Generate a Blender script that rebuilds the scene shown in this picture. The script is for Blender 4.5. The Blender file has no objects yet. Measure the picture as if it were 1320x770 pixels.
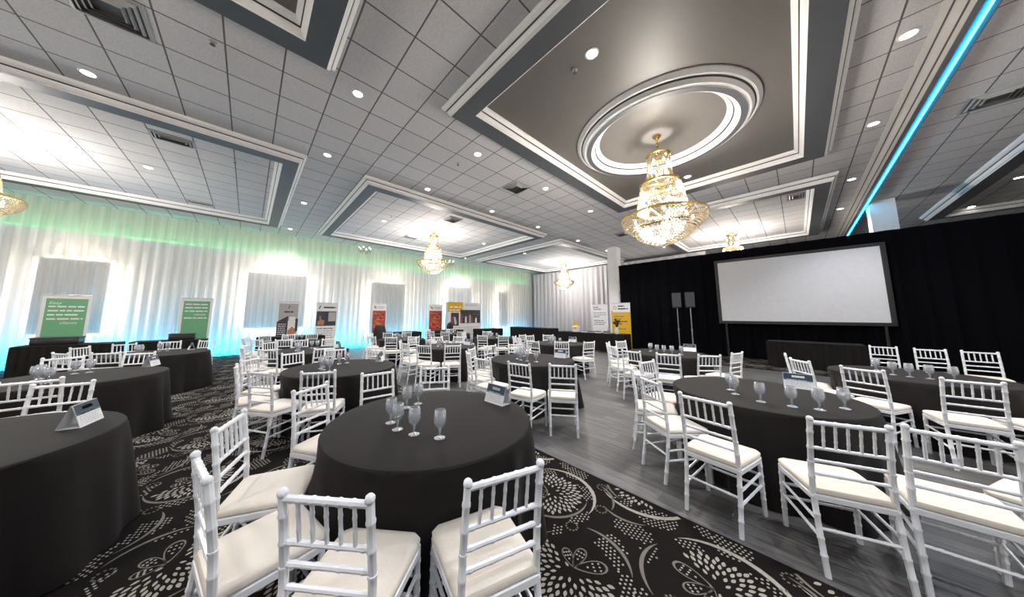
import bpy, math, random
from mathutils import Vector, Matrix
rnd = random.Random(7)
sc = bpy.context.scene
COL = sc.collection

# ---------------------------------------------------------------- camera, world, exposure
FPX, CXP, CYP = 350.756, 641.01, 367.317          # focal length and principal point of the photograph (1320 x 770)
YAW, PITCH, ROLL = 0.738370, 0.112083, 0.0017528
cd = bpy.data.cameras.new('camera'); cam = bpy.data.objects.new('camera', cd); COL.objects.link(cam)
cd.sensor_fit = 'HORIZONTAL'; cd.sensor_width = 36; cd.lens = FPX / 1320 * 36
cd.shift_x = (660 - CXP) / 1320; cd.shift_y = -(385 - CYP) / 1320
cd.clip_start = .02; cd.clip_end = 100
f0 = Vector((math.sin(YAW), math.cos(YAW), 0)); r0 = Vector((math.cos(YAW), -math.sin(YAW), 0)); u0 = Vector((0, 0, 1))
f1 = f0*math.cos(PITCH) + u0*math.sin(PITCH); u1 = u0*math.cos(PITCH) - f0*math.sin(PITCH)
r2 = r0*math.cos(ROLL) + u1*math.sin(ROLL); u2 = u1*math.cos(ROLL) - r0*math.sin(ROLL)
M = Matrix((r2, u2, -f1)).transposed().to_4x4(); M.translation = (0, 0, 1.55)
cam.matrix_world = M
sc.camera = cam
vs = sc.view_settings
vs.view_transform = 'Standard'; vs.look = 'None'; vs.gamma = 1; vs.use_curve_mapping = False
vs.exposure = 0.32
w = bpy.data.worlds.new('world'); sc.world = w; w.use_nodes = True
w.node_tree.nodes['Background'].inputs[0].default_value = (.6, .65, .75, 1)
w.node_tree.nodes['Background'].inputs[1].default_value = .2
cy = sc.cycles
cy.use_denoising = True; cy.max_bounces = 8; cy.diffuse_bounces = 4; cy.glossy_bounces = 3
cy.transmission_bounces = 4; cy.transparent_max_bounces = 14
cy.caustics_reflective = False; cy.caustics_refractive = False; cy.sample_clamp_indirect = 4
SPOT_W = 245.0        # recessed downlights
CHAND_W = 480.0       # chandeliers
CZ = 5.15             # ceiling height
DROP = 4.97           # underside of the coffer frames
X0, X1, Y0, Y1 = -9.5, 26.0, -9.0, 15.45

# ---------------------------------------------------------------- materials
def nodes_mat(name):
    m = bpy.data.materials.new(name); m.use_nodes = True
    return m, m.node_tree.nodes, m.node_tree.links, m.node_tree.nodes['Principled BSDF']
def mat(name, col, rough=.5, metal=0, var=.06, scale=8, bump=0, bscale=60, sheen=0, coat=0, spec=.5):
    m, n, l, b = nodes_mat(name)
    tc = n.new('ShaderNodeTexCoord'); ns = n.new('ShaderNodeTexNoise'); ns.inputs['Scale'].default_value = scale
    l.new(tc.outputs['Object'], ns.inputs['Vector'])
    mx = n.new('ShaderNodeMix'); mx.data_type = 'RGBA'
    mx.inputs[6].default_value = tuple(c*(1-var) for c in col) + (1,)
    mx.inputs[7].default_value = tuple(min(1, c*(1+var)) for c in col) + (1,)
    l.new(ns.outputs['Fac'], mx.inputs[0]); l.new(mx.outputs[2], b.inputs['Base Color'])
    b.inputs['Roughness'].default_value = rough; b.inputs['Metallic'].default_value = metal
    b.inputs['Specular IOR Level'].default_value = spec
    if sheen: b.inputs['Sheen Weight'].default_value = sheen; b.inputs['Sheen Roughness'].default_value = .4
    if coat: b.inputs['Coat Weight'].default_value = coat
    if bump:
        n2 = n.new('ShaderNodeTexNoise'); n2.inputs['Scale'].default_value = bscale; l.new(tc.outputs['Object'], n2.inputs['Vector'])
        bp = n.new('ShaderNodeBump'); bp.inputs['Strength'].default_value = bump; bp.inputs['Distance'].default_value = .01
        l.new(n2.outputs['Fac'], bp.inputs['Height']); l.new(bp.outputs[0], b.inputs['Normal'])
    return m
def emit(name, col, s):
    m = bpy.data.materials.new(name); m.use_nodes = True; n = m.node_tree.nodes; n.clear()
    e = n.new('ShaderNodeEmission'); e.inputs[0].default_value = (*col, 1); e.inputs[1].default_value = s
    o = n.new('ShaderNodeOutputMaterial'); m.node_tree.links.new(e.outputs[0], o.inputs[0])
    return m
def tile_mat():
    m, n, l, b = nodes_mat('ceiling_tile')
    tc = n.new('ShaderNodeTexCoord'); mp = n.new('ShaderNodeMapping'); mp.inputs['Location'].default_value = (-.72 + .6125*20, -4.86 + .6*20, 0)
    l.new(tc.outputs['Object'], mp.inputs['Vector'])
    br = n.new('ShaderNodeTexBrick'); br.offset = 0; br.squash = 1
    br.inputs['Scale'].default_value = 1; br.inputs['Brick Width'].default_value = .6125; br.inputs['Row Height'].default_value = .6
    br.inputs['Mortar Size'].default_value = .011; br.inputs['Mortar Smooth'].default_value = .2; br.inputs['Bias'].default_value = 0
    br.inputs['Color1'].default_value = (.74, .715, .725, 1); br.inputs['Color2'].default_value = (.79, .765, .775, 1)
    br.inputs['Mortar'].default_value = (.16, .145, .145, 1)
    l.new(mp.outputs[0], br.inputs['Vector'])
    ns = n.new('ShaderNodeTexNoise'); ns.inputs['Scale'].default_value = 90; ns.inputs['Detail'].default_value = 4
    l.new(tc.outputs['Object'], ns.inputs['Vector'])
    rp = n.new('ShaderNodeMapRange'); rp.inputs[1].default_value = .35; rp.inputs[2].default_value = .6; rp.inputs[3].default_value = .82; rp.inputs[4].default_value = 1.0
    l.new(ns.outputs['Fac'], rp.inputs[0])
    mx = n.new('ShaderNodeMix'); mx.data_type = 'RGBA'; mx.blend_type = 'MULTIPLY'; mx.inputs[0].default_value = 1
    l.new(br.outputs['Color'], mx.inputs[6]); l.new(rp.outputs[0], mx.inputs[7]); l.new(mx.outputs[2], b.inputs['Base Color'])
    b.inputs['Roughness'].default_value = .8
    bp = n.new('ShaderNodeBump'); bp.inputs['Strength'].default_value = .5; bp.inputs['Distance'].default_value = .01; bp.invert = True
    l.new(br.outputs['Fac'], bp.inputs['Height']); l.new(bp.outputs[0], b.inputs['Normal'])
    return m
def wood_mat():
    m, n, l, b = nodes_mat('grey_wood_plank')
    tc = n.new('ShaderNodeTexCoord'); mp = n.new('ShaderNodeMapping'); mp.inputs['Rotation'].default_value = (0, 0, math.pi/2)
    mp.inputs['Location'].default_value = (20, 20, 0)
    l.new(tc.outputs['Object'], mp.inputs['Vector'])
    br = n.new('ShaderNodeTexBrick'); br.offset = .37
    br.inputs['Scale'].default_value = 1; br.inputs['Brick Width'].default_value = 1.22; br.inputs['Row Height'].default_value = .18
    br.inputs['Mortar Size'].default_value = .003; br.inputs['Bias'].default_value = 0
    br.inputs['Color1'].default_value = (.066, .063, .061, 1); br.inputs['Color2'].default_value = (.115, .110, .107, 1)
    br.inputs['Mortar'].default_value = (.05, .047, .045, 1)
    l.new(mp.outputs[0], br.inputs['Vector'])
    m2 = n.new('ShaderNodeMapping'); m2.inputs['Scale'].default_value = (26, 1.6, 1); l.new(tc.outputs['Object'], m2.inputs['Vector'])
    ns = n.new('ShaderNodeTexNoise'); ns.inputs['Scale'].default_value = 1.3; ns.inputs['Detail'].default_value = 6; ns.inputs['Roughness'].default_value = .65
    l.new(m2.outputs[0], ns.inputs['Vector'])
    rp = n.new('ShaderNodeMapRange'); rp.inputs[1].default_value = .33; rp.inputs[2].default_value = .66; rp.inputs[3].default_value = .45; rp.inputs[4].default_value = 1.5
    l.new(ns.outputs['Fac'], rp.inputs[0])
    mx = n.new('ShaderNodeMix'); mx.data_type = 'RGBA'; mx.blend_type = 'MULTIPLY'; mx.inputs[0].default_value = 1
    l.new(br.outputs['Color'], mx.inputs[6]); l.new(rp.outputs[0], mx.inputs[7]); l.new(mx.outputs[2], b.inputs['Base Color'])
    b.inputs['Roughness'].default_value = .42
    return m
def sheer_mat():
    m, n, l, b = nodes_mat('sheer_white_fabric')
    n.remove(b); out = n['Material Output']
    d = n.new('ShaderNodeBsdfDiffuse'); t = n.new('ShaderNodeBsdfTranslucent'); tr = n.new('ShaderNodeBsdfTransparent')
    d.inputs[0].default_value = (.86, .84, .82, 1); t.inputs[0].default_value = (.9, .88, .86, 1)
    a = n.new('ShaderNodeMixShader'); a.inputs[0].default_value = .66
    l.new(d.outputs[0], a.inputs[1]); l.new(t.outputs[0], a.inputs[2])
    tc = n.new('ShaderNodeTexCoord'); mp = n.new('ShaderNodeMapping'); mp.inputs['Scale'].default_value = (9, 9, .05)
    ns = n.new('ShaderNodeTexNoise'); ns.inputs['Scale'].default_value = 1; ns.inputs['Detail'].default_value = 3
    l.new(tc.outputs['Object'], mp.inputs['Vector']); l.new(mp.outputs[0], ns.inputs['Vector'])
    rp = n.new('ShaderNodeMapRange'); rp.inputs[1].default_value = .3; rp.inputs[2].default_value = .7; rp.inputs[3].default_value = .62; rp.inputs[4].default_value = .92
    l.new(ns.outputs['Fac'], rp.inputs[0])
    x = n.new('ShaderNodeMixShader'); l.new(rp.outputs[0], x.inputs[0])
    l.new(tr.outputs[0], x.inputs[1]); l.new(a.outputs[0], x.inputs[2]); l.new(x.outputs[0], out.inputs[0])
    return m
def glass_mat(name, tint, gl, dif):
    m, n, l, b = nodes_mat(name); n.remove(b); out = n['Material Output']
    tr = n.new('ShaderNodeBsdfTransparent'); tr.inputs[0].default_value = (*tint, 1)
    g = n.new('ShaderNodeBsdfGlossy'); g.inputs['Roughness'].default_value = .03; g.inputs[0].default_value = (1, 1, 1, 1)
    d = n.new('ShaderNodeBsdfDiffuse'); d.inputs[0].default_value = (.9, .92, .95, 1)
    lw = n.new('ShaderNodeLayerWeight'); lw.inputs[0].default_value = gl
    a = n.new('ShaderNodeMixShader'); l.new(lw.outputs['Facing'], a.inputs[0]); l.new(tr.outputs[0], a.inputs[1]); l.new(g.outputs[0], a.inputs[2])
    c = n.new('ShaderNodeMixShader'); c.inputs[0].default_value = dif; l.new(a.outputs[0], c.inputs[1]); l.new(d.outputs[0], c.inputs[2])
    l.new(c.outputs[0], out.inputs[0]); return m
def crystal_mat():
    m, n, l, b = nodes_mat('cut_crystal'); n.remove(b); out = n['Material Output']
    tr = n.new('ShaderNodeBsdfTransparent'); tr.inputs[0].default_value = (1, .97, .9, 1)
    g = n.new('ShaderNodeBsdfGlossy'); g.inputs['Roughness'].default_value = .10; g.inputs[0].default_value = (.62, .58, .51, 1)
    t = n.new('ShaderNodeBsdfTranslucent'); t.inputs[0].default_value = (.27, .235, .175, 1)
    a = n.new('ShaderNodeMixShader'); a.inputs[0].default_value = .30; l.new(g.outputs[0], a.inputs[1]); l.new(t.outputs[0], a.inputs[2])
    c = n.new('ShaderNodeMixShader'); c.inputs[0].default_value = .55; l.new(tr.outputs[0], c.inputs[1]); l.new(a.outputs[0], c.inputs[2])
    l.new(c.outputs[0], out.inputs[0]); return m

TILE = tile_mat(); WOOD = wood_mat(); SHEER = sheer_mat(); CRYSTAL = crystal_mat()
GLASS = glass_mat('goblet_glass', (.90, .92, .95), .5, .22)
ACRYLIC = glass_mat('clear_acrylic', (.97, .97, .98), .3, .12)
CARPET = mat('carpet_dark_brown', (.0085, .0064, .0062), .95, spec=.08, bump=.4, bscale=300)
CARPET_LIGHT = mat('carpet_light_motif', (.30, .275, .24), .95, spec=.1, bump=.3, bscale=300, var=.2, scale=50)
CARPET_GREY = mat('carpet_grey_motif', (.145, .13, .112), .95, spec=.1, bump=.3, bscale=300, var=.2, scale=50)
WALL = mat('warm_white_wall', (.72, .70, .67), .8)
TRIM = mat('white_moulding_paint', (.93, .92, .91), .4)
GROOVE = mat('moulding_groove', (.05, .048, .05), .7)
BEAMP = mat('warm_grey_beam_paint', (.42, .40, .38), .5); CHANNEL = mat('light_channel_grey', (.16, .16, .17), .5)
SOFFIT = mat('slate_grey_paint', (.085, .09, .10), .5)
DARKC = mat('charcoal_satin_paint', (.15, .138, .128), .46, scale=2)
WHITE = mat('white_lacquered_wood', (.80, .81, .845), .35, coat=.1)
CUSHION = mat('cream_cushion_fabric', (.66, .60, .525), .85, bump=.15, bscale=120)
BLACKCLOTH = mat('black_polyester_cloth', (.0125, .0105, .0102), .75, var=.25, scale=3, bump=.2, bscale=400, sheen=.04, spec=.14)
BLACKDRAPE = mat('black_velour_drape', (.0035, .0035, .0055), .9, sheen=.0, spec=.06)
GREYDRAPE = mat('silver_grey_drape', (.50, .49, .52), .7, sheen=.2)
BLACK = mat('black_plastic', (.012, .012, .014), .45)
DARKGREY = mat('speaker_grille_grey', (.05, .05, .075), .5)
GOLD = mat('polished_brass', (.85, .60, .22), .22, metal=1)
CHROME = mat('brushed_aluminium', (.6, .6, .62), .35, metal=1)
SCREENW = mat('projection_screen_white', (.78, .78, .82), .75)
PAPER = mat('white_card', (.82, .82, .84), .6)
VENTM = mat('grey_metal_vent', (.46, .45, .45), .5)
VENTD = mat('vent_dark_slot', (.09, .085, .085), .7)
GREENP = mat('green_print', (.15, .40, .21), .5); WHITEP = mat('white_print', (.80, .80, .80), .5)
REDP = mat('red_print', (.36, .055, .035), .5, var=.5, scale=14); ORANGEP = mat('orange_print', (.55, .16, .06), .5, var=.4, scale=20)
YELLOWP = mat('yellow_print', (.72, .42, .015), .5); DARKP = mat('dark_print', (.035, .033, .04), .5, var=.4, scale=12)
GREYP = mat('grey_print', (.42, .40, .40), .5); SKINP = mat('warm_brown_print', (.42, .20, .12), .5, var=.4, scale=16)
PINKP = mat('magenta_print', (.38, .03, .16), .5); BLUEP = mat('blue_print', (.012, .03, .06), .5)
TEALP = mat('teal_print', (.03, .13, .2), .5); INK = mat('ink_print', (.06, .06, .07), .5)
MAROON = mat('maroon_lining', (.13, .012, .03), .7); COAT = mat('black_wool', (.012, .011, .012), .85, bump=.3, bscale=150)
DRYFLOWER = mat('dark_dried_flower', (.03, .012, .018), .8)
BULB = emit('warm_bulb', (1, .88, .66), 16)
LAMPDISC = emit('downlight_disc', (1, .95, .88), 16)
LEDCYAN = emit('cyan_led', (.02, .52, 1.0), 22)
LEDWALL = emit('cyan_wall_led', (.0, .50, .95), 170)
LEDWARM = emit('warm_white_led', (1, .92, .80), 44)
LEDGREEN = emit('green_led', (.10, 1.0, .34), 3)

# ---------------------------------------------------------------- mesh helpers
class MB:
    def __init__(s): s.v = []; s.f = []; s.m = []; s.mi = 0
    def add(s, vs_, fs):
        o = len(s.v); s.v += [tuple(p) for p in vs_]
        for q in fs: s.f.append([o+i for i in q]); s.m.append(s.mi)
    def quad(s, a, b, c, d): s.add([a, b, c, d], [[0, 1, 2, 3]])
    def box(s, x0, x1, y0, y1, z0, z1, bev=0):
        if bev <= 0:
            s.add([(x0,y0,z0),(x1,y0,z0),(x1,y1,z0),(x0,y1,z0),(x0,y0,z1),(x1,y0,z1),(x1,y1,z1),(x0,y1,z1)],
                  [[3,2,1,0],[4,5,6,7],[0,1,5,4],[1,2,6,5],[2,3,7,6],[3,0,4,7]]); return
        b = bev
        def ring(z, k): return [(x0+k,y0+b,z),(x0+b,y0+k,z),(x1-b,y0+k,z),(x1-k,y0+b,z),(x1-k,y1-b,z),(x1-b,y1-k,z),(x0+b,y1-k,z),(x0+k,y1-b,z)]
        rs = [ring(z0, b*.6), ring(z0+b, 0), ring(z1-b, 0), ring(z1, b*.6)]
        s.loft(rs, True, True)
    def loft(s, rings, cap0=False, cap1=False, closed=True):
        n = len(rings[0]); o = len(s.v)
        for r in rings: s.v += [tuple(p) for p in r]
        for i in range(len(rings)-1):
            for j in range(n if closed else n-1):
                k = (j+1) % n
                s.f.append([o+i*n+j, o+i*n+k, o+(i+1)*n+k, o+(i+1)*n+j]); s.m.append(s.mi)
        if cap0: s.f.append([o+j for j in range(n)][::-1]); s.m.append(s.mi)
        if cap1: s.f.append([o+(len(rings)-1)*n+j for j in range(n)]); s.m.append(s.mi)
    def lathe(s, prof, seg=24, cx=0, cy_=0, z=0, cap0=False, cap1=False, wob=None):
        rings = []
        for r, h in prof:
            rings.append([(cx + (r + (wob(a, r, h) if wob else 0))*math.cos(a), cy_ + (r + (wob(a, r, h) if wob else 0))*math.sin(a), z+h)
                          for a in (2*math.pi*j/seg for j in range(seg))])
        s.loft(rings, cap0, cap1)
    def tube(s, pts, rad, seg=8, cap=True):
        pts = [Vector(p) for p in pts]; rings = []; up = None
        for i, p in enumerate(pts):
            t = (pts[min(i+1, len(pts)-1)] - pts[max(i-1, 0)]).normalized()
            if up is None: up = Vector((1, 0, 0)) if abs(t.x) < .9 else Vector((0, 1, 0))
            a = (up - t*up.dot(t)).normalized(); b = t.cross(a); up = a
            r = rad[i] if isinstance(rad, (list, tuple)) else rad
            rings.append([p + a*r*math.cos(q) + b*r*math.sin(q) for q in (2*math.pi*j/seg for j in range(seg))])
        s.loft(rings, cap, cap)
    def ball(s, c, r, seg=8, st=5):
        s.lathe([(max(1e-4, r*math.sin(math.pi*i/st)), -r*math.cos(math.pi*i/st)) for i in range(st+1)], seg, c[0], c[1], c[2], True, True)
    def octa(s, c, r, h):
        x, y, z = c
        s.add([(x+r,y,z),(x,y+r,z),(x-r,y,z),(x,y-r,z),(x,y,z+h),(x,y,z-h)], [[0,1,4],[1,2,4],[2,3,4],[3,0,4],[1,0,5],[2,1,5],[3,2,5],[0,3,5]])
    def mesh(s, name, mats, smooth=True):
        me = bpy.data.meshes.new(name); me.from_pydata(s.v, [], s.f)
        for m in (mats if isinstance(mats, (list, tuple)) else [mats]): me.materials.append(m)
        me.polygons.foreach_set('material_index', s.m)
        me.polygons.foreach_set('use_smooth', [smooth]*len(s.f))
        me.update()
        if smooth:
            try: me.set_sharp_from_angle(angle=math.radians(40))
            except Exception: pass
        return me
    def build(s, name, mats, parent=None, smooth=True):
        return link(name, s.mesh(name, mats, smooth), parent)
def link(name, me, parent=None):
    o = bpy.data.objects.new(name, me); COL.objects.link(o)
    if parent: o.parent = parent
    return o
def empty(name, loc=(0,0,0), rz=0):
    o = bpy.data.objects.new(name, None); COL.objects.link(o); o.location = loc; o.rotation_euler = (0,0,rz)
    o.empty_display_size = .1
    return o
def tag(o, label, cat, group=None):
    o['label'] = label; o['category'] = cat
    if group: o['group'] = group
    return o
def struct(o): o['kind'] = 'structure'; return o
KIDS = {}
def kids(o):
    return [c for c in bpy.data.objects if c.parent == o]
def copy_tree(o, kidlist):
    c = o.copy(); COL.objects.link(c)
    for ch, sub in kidlist:
        d = ch.copy(); COL.objects.link(d); d.parent = c
        for g in sub:
            e = g.copy(); COL.objects.link(e); e.parent = d
    return c
def kidtree(o):
    return [(c, kids(c)) for c in kids(o)]
ORD = ['', 'first', 'second', 'third', 'fourth', 'fifth', 'sixth', 'seventh', 'eighth', 'ninth', 'tenth', 'eleventh', 'twelfth', 'thirteenth', 'fourteenth']
def pix(x, y, z):
    d = Vector((x, y, z)) - Vector((0, 0, 1.55)); return CXP + FPX*d.dot(r2)/d.dot(f1), CYP - FPX*d.dot(u2)/d.dot(f1)

# ---------------------------------------------------------------- room shell
CX_EDGE = 2.62; CX_FAR = 11.2
b = MB(); b.box(X0, X1, Y0, Y1, -.2, -.008); struct(b.build('floor', WOOD, smooth=False))

def carpet_motif():
    """one repeat of the carpet print: list of (polygon, material)"""
    out = []; flowers = [(.42, .40, 0), (1.02, 1.02, 2.2)]
    arcs = []; near = lambda d: (d+.68) % 1.36-.68
    def leaf(x, y, a, L, W, m):
        c, s_ = math.cos(a), math.sin(a)
        pts = [(0, 0), (.25*L, .42*W), (.55*L, .5*W), (.85*L, .26*W), (L, 0), (.85*L, -.26*W), (.55*L, -.5*W), (.25*L, -.42*W)]
        out.append(([(x+c*p-s_*q, y+s_*p+c*q) for p, q in pts], m))
    def dot(x, y, r_, m, n=6):
        out.append(([(x+r_*math.cos(2*math.pi*k/n), y+r_*math.sin(2*math.pi*k/n)) for k in range(n)], m))
    def arc(x, y, R, a0, a1, w_, m, n=14):
        for k in range(n):
            t0, t1 = k/n, (k+1)/n
            q = lambda t, sgn: (x+(R+sgn*w_*(.08+max(0, math.sin(math.pi*t))**.8)/2)*math.cos(a0+(a1-a0)*t), y+(R+sgn*w_*(.08+max(0, math.sin(math.pi*t))**.8)/2)*math.sin(a0+(a1-a0)*t))
            mid = q((t0+t1)/2, 0)
            if any(math.hypot(near(mid[0]-fx), near(mid[1]-fy)) < .325 for fx, fy, fr in flowers) and R > .32: continue
            out.append(([q(t0, -1), q(t1, -1), q(t1, 1), q(t0, 1)], m)); arcs.append(mid)
    def heart(x, y, a, L):
        N = 18; pts = []
        for k in range(N+1):
            t = k/N*2*math.pi
            px = L*(.5-.5*math.cos(t)); py = L*.30*math.sin(t)*(.35+.65*(.5-.5*math.cos(t)))
            pts.append((x+math.cos(a)*px-math.sin(a)*py, y+math.sin(a)*px+math.cos(a)*py))
        cx_, cy_ = x+math.cos(a)*L*.55, y+math.sin(a)*L*.55
        for k in range(N):
            p, q = pts[k], pts[k+1]; sh = lambda u: (cx_+(u[0]-cx_)*.84, cy_+(u[1]-cy_)*.84)
            out.append(([p, q, sh(q), sh(p)], 2))
        for i in range(3):
            for j in range(-1, 2):
                if i == 0 and j: continue
                px, py = L*(.42+.17*i), L*.11*j
                dot(x+math.cos(a)*px-math.sin(a)*py, y+math.sin(a)*px+math.cos(a)*py, .008, 1)
    for fx, fy, fr in flowers:
        for k in range(74):
            rr = .028 + .245*math.sqrt(k/74); a = fr + math.radians(68 + 224*((k*.618034) % 1))
            leaf(fx+rr*math.cos(a), fy+rr*math.sin(a), a, .040+.05*rr, .018+.035*rr, 1)
        heart(fx+.03*math.cos(fr), fy+.03*math.sin(fr), fr+.15, .20)
        heart(fx+.03*math.cos(fr), fy+.03*math.sin(fr), fr-.75, .25)
        heart(fx+.03*math.cos(fr), fy+.03*math.sin(fr), fr+.95, .17)
    for fx, fy, fr in flowers:
        arc(fx, fy, .355, fr+1.0, fr+2.9, .024, 2); arc(fx, fy, .425, fr+2.5, fr+4.9, .036, 1)
        arc(fx+.10*math.cos(fr), fy+.10*math.sin(fr), .36, fr-1.1, fr+.35, .026, 2)
        arc(fx-.30*math.cos(fr), fy-.30*math.sin(fr), .30, fr+2.6, fr+3.9, .022, 2)
    for rx, ry in ((.78, .62), (.12, .70), (1.16, .55), (.70, 1.20)):
        for k in range(11): dot(rx+.048*math.cos(k*.571), ry+.048*math.sin(k*.571), .009, 2)
    for px, py, ax, by, ro in ((.78, .28, .17, .12, .4), (.15, 1.02, .15, .13, -.3), (.55, .90, .19, .11, .7), (1.12, .25, .10, .16, 0), (.95, .66, .13, .09, .2), (.05, .15, .12, .15, .5), (.50, 1.32, .2, .07, .1), (.75, 1.10, .12, .10, .9), (1.25, .80, .11, .14, .1), (.22, 1.22, .12, .06, .6), (.58, .12, .10, .09, .2), (1.28, 1.22, .07, .12, 0), (.08, .48, .08, .12, .3), (.98, .08, .12, .06, 0), (.62, .66, .1, .06, .5)):
        c, s_ = math.cos(ro), math.sin(ro)
        for i in range(-7, 8):
            for j in range(-7, 8):
                u_, v_ = (i+.5*(j % 2))*.034, j*.029
                if (u_/ax)**2+(v_/by)**2 > 1: continue
                x, y = px+c*u_-s_*v_, py+s_*u_+c*v_
                if any(math.hypot(near(x-fx), near(y-fy)) < .32 for fx, fy, fr in flowers): continue
                if any(math.hypot(near(x-p), near(y-q)) < .030 for p, q in arcs): continue
                dot(x, y, .0088, 1)
    return out
SCALE = .86; PERIOD = 1.36*SCALE
motif = [([(x*SCALE, y*SCALE) for x, y in p], m_) for p, m_ in carpet_motif()]
b = MB(); b.quad((X0, Y0, 0), (CX_EDGE, Y0, 0), (CX_EDGE, Y1, 0), (X0, Y1, 0)); b.quad((CX_FAR, Y0, 0), (X1, Y0, 0), (X1, Y1, 0), (CX_FAR, Y1, 0))
b.quad((CX_EDGE, Y0, 0), (CX_EDGE, Y0, -.008), (CX_EDGE, Y1, -.008), (CX_EDGE, Y1, 0)); b.quad((CX_FAR, Y1, 0), (CX_FAR, Y1, -.008), (CX_FAR, Y0, -.008), (CX_FAR, Y0, 0))
for i in range(-7, 16):
    for j in range(-1, 13):
        ox, oy = i*PERIOD + .05, j*PERIOD + .72
        if ox + PERIOD > 2.6 and ox < CX_FAR - 1.4: 
            if ox > CX_EDGE: continue
        # nothing to print where the camera's side steps cannot reach
        px = ox + PERIOD/2; py = oy + PERIOD/2
        if (Vector((px, py, 0))).dot(Vector((f0.x, f0.y, 0))) < -1.0: continue
        if i % 2: pass
        for poly, m_ in motif:
            P_ = [(ox + x, oy + y) for x, y in poly]
            cxm = sum(p[0] for p in P_)/len(P_)
            if CX_EDGE - .03 < max(p[0] for p in P_) and min(p[0] for p in P_) < CX_FAR + .03: continue
            if max(p[0] for p in P_) > X1-.05 or min(p[0] for p in P_) < X0+.05 or max(p[1] for p in P_) > Y1-.05: continue
            b.mi = m_; b.add([(x, y, .0022) for x, y in P_], [list(range(len(P_)))])
struct(b.build('floor_carpet', [CARPET, CARPET_LIGHT, CARPET_GREY], smooth=False))
# carpet to wood metal strip
b = MB(); b.box(CX_EDGE-.012, CX_EDGE+.012, Y0, Y1, -.006, .003); struct(b.build('trim_1', SOFFIT, smooth=False))

b = MB(); b.box(X0, X1, Y0, Y1, CZ, CZ+.2); struct(b.build('ceiling', TILE, smooth=False))
b = MB(); b.box(X0-.2, X1+.2, Y1, Y1+.2, -.2, CZ+.2); struct(b.build('wall_left', WALL, smooth=False))
b = MB(); b.box(X0-.2, X1+.2, Y0-.2, Y0, -.2, CZ+.2); struct(b.build('wall_right', WALL, smooth=False))
b = MB(); b.box(X1, X1+.2, Y0, Y1, -.2, CZ+.2); struct(b.build('wall_far', WALL, smooth=False))
b = MB(); b.box(X0-.2, X0, Y0, Y1, -.2, CZ+.2); struct(b.build('wall_back', WALL, smooth=False))

# ---------------------------------------------------------------- coffers: dropped frames with crown mouldings
def crown(d0, sgn):
    """profile points (offset outward, z, material of the segment that starts here) from ceiling to underside"""
    P_ = [(.125, CZ, 0), (.125, CZ-.018, 0), (.112, CZ-.045, 0), (.082, CZ-.07, 0), (.070, CZ-.075, 1), (.064, CZ-.088, 1), (.058, CZ-.092, 0), (.052, CZ-.115, 0), (.030, CZ-.15, 0), (.006, CZ-.163, 0), (0, CZ-.168, 0), (0, DROP, 2)]
    return [(d0 + sgn*p, z, m) for p, z, m in P_]
tn = [2]
def ring_rect(x0, x1, y0, y1, w_, name=None, inner=None):
    prof = crown(0, 1) + [(p, z, m) for p, z, m in [(q[0], q[1], q[2]) for q in crown(-w_, -1)][::-1]]
    # segment materials for the mirrored half come from the point that follows
    rev = crown(-w_, -1)[::-1]; n0 = len(crown(0, 1))
    mats = [c[2] for c in crown(0, 1)] + [rev[i+1][2] for i in range(len(rev)-1)]
    mats[n0-1] = 2
    mm = MB()
    for i in range(len(prof)-1):
        (da, za, _), (db, zb, _) = prof[i], prof[i+1]
        A = [(x0-da, y0-da, za), (x1+da, y0-da, za), (x1+da, y1+da, za), (x0-da, y1+da, za)]
        B = [(x0-db, y0-db, zb), (x1+db, y0-db, zb), (x1+db, y1+db, zb), (x0-db, y1+db, zb)]
        mm.mi = mats[i] if mats[i] != 2 or i == n0-1 else 0
        for k in range(4):
            q = (k+1) % 4; mm.quad(A[k], B[k], B[q], A[q])
    o = mm.build('trim_%d' % tn[0], [TRIM, GROOVE, SOFFIT], smooth=False); tn[0] += 1
    struct(o)
    if inner:
        ww = w_ + .1
        mm = MB(); mm.quad((x0+ww, y0+ww, CZ-.006), (x0+ww, y1-ww, CZ-.006), (x1-ww, y1-ww, CZ-.006), (x1-ww, y0+ww, CZ-.006))
        o = mm.build('ceiling_panel', inner, smooth=False); struct(o)
    return o
ring_rect(2.34, 8.93, -.66, 3.76, .30, inner=DARKC)            # big dark coffer
ring_rect(-8.6, .55, -.66, 4.17, .28, inner=DARKC)             # coffer over the camera's left
ring_rect(-8.6, .60, 7.33, 13.55, .28)
ring_rect(2.08, 9.42, 7.33, 13.55, .28)
ring_rect(10.75, 17.6, 7.33, 13.55, .28)
ring_rect(10.75, 17.6, -.86, 4.0, .28)
ring_rect(10.75, 17.9, -8.6, -3.42, .28)
# round medallion
prof = [(1.52, CZ-.006, 0), (1.52, CZ-.03, 0), (1.47, CZ-.075, 0), (1.44, CZ-.08, 1), (1.43, CZ-.095, 1), (1.42, CZ-.10, 0), (1.38, CZ-.15, 0), (1.335, CZ-.168, 0), (1.33, DROP, 2), (1.24, DROP, 0), (1.24, CZ-.165, 0), (1.20, CZ-.15, 0), (1.165, CZ-.10, 1), (1.155, CZ-.095, 1), (1.145, CZ-.08, 0), (1.12, CZ-.06, 0), (1.08, CZ-.02, 0), (1.07, CZ-.006, 0)]
b = MB(); SEG = 96
for i in range(len(prof)-1):
    b.mi = prof[i][2]
    for j in range(SEG):
        a, c = 2*math.pi*j/SEG, 2*math.pi*(j+1)/SEG
        p = lambda q, t: (5.75+q[0]*math.cos(t), 1.60+q[0]*math.sin(t), q[1])
        b.quad(p(prof[i], a), p(prof[i+1], a), p(prof[i+1], c), p(prof[i], c))
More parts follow.
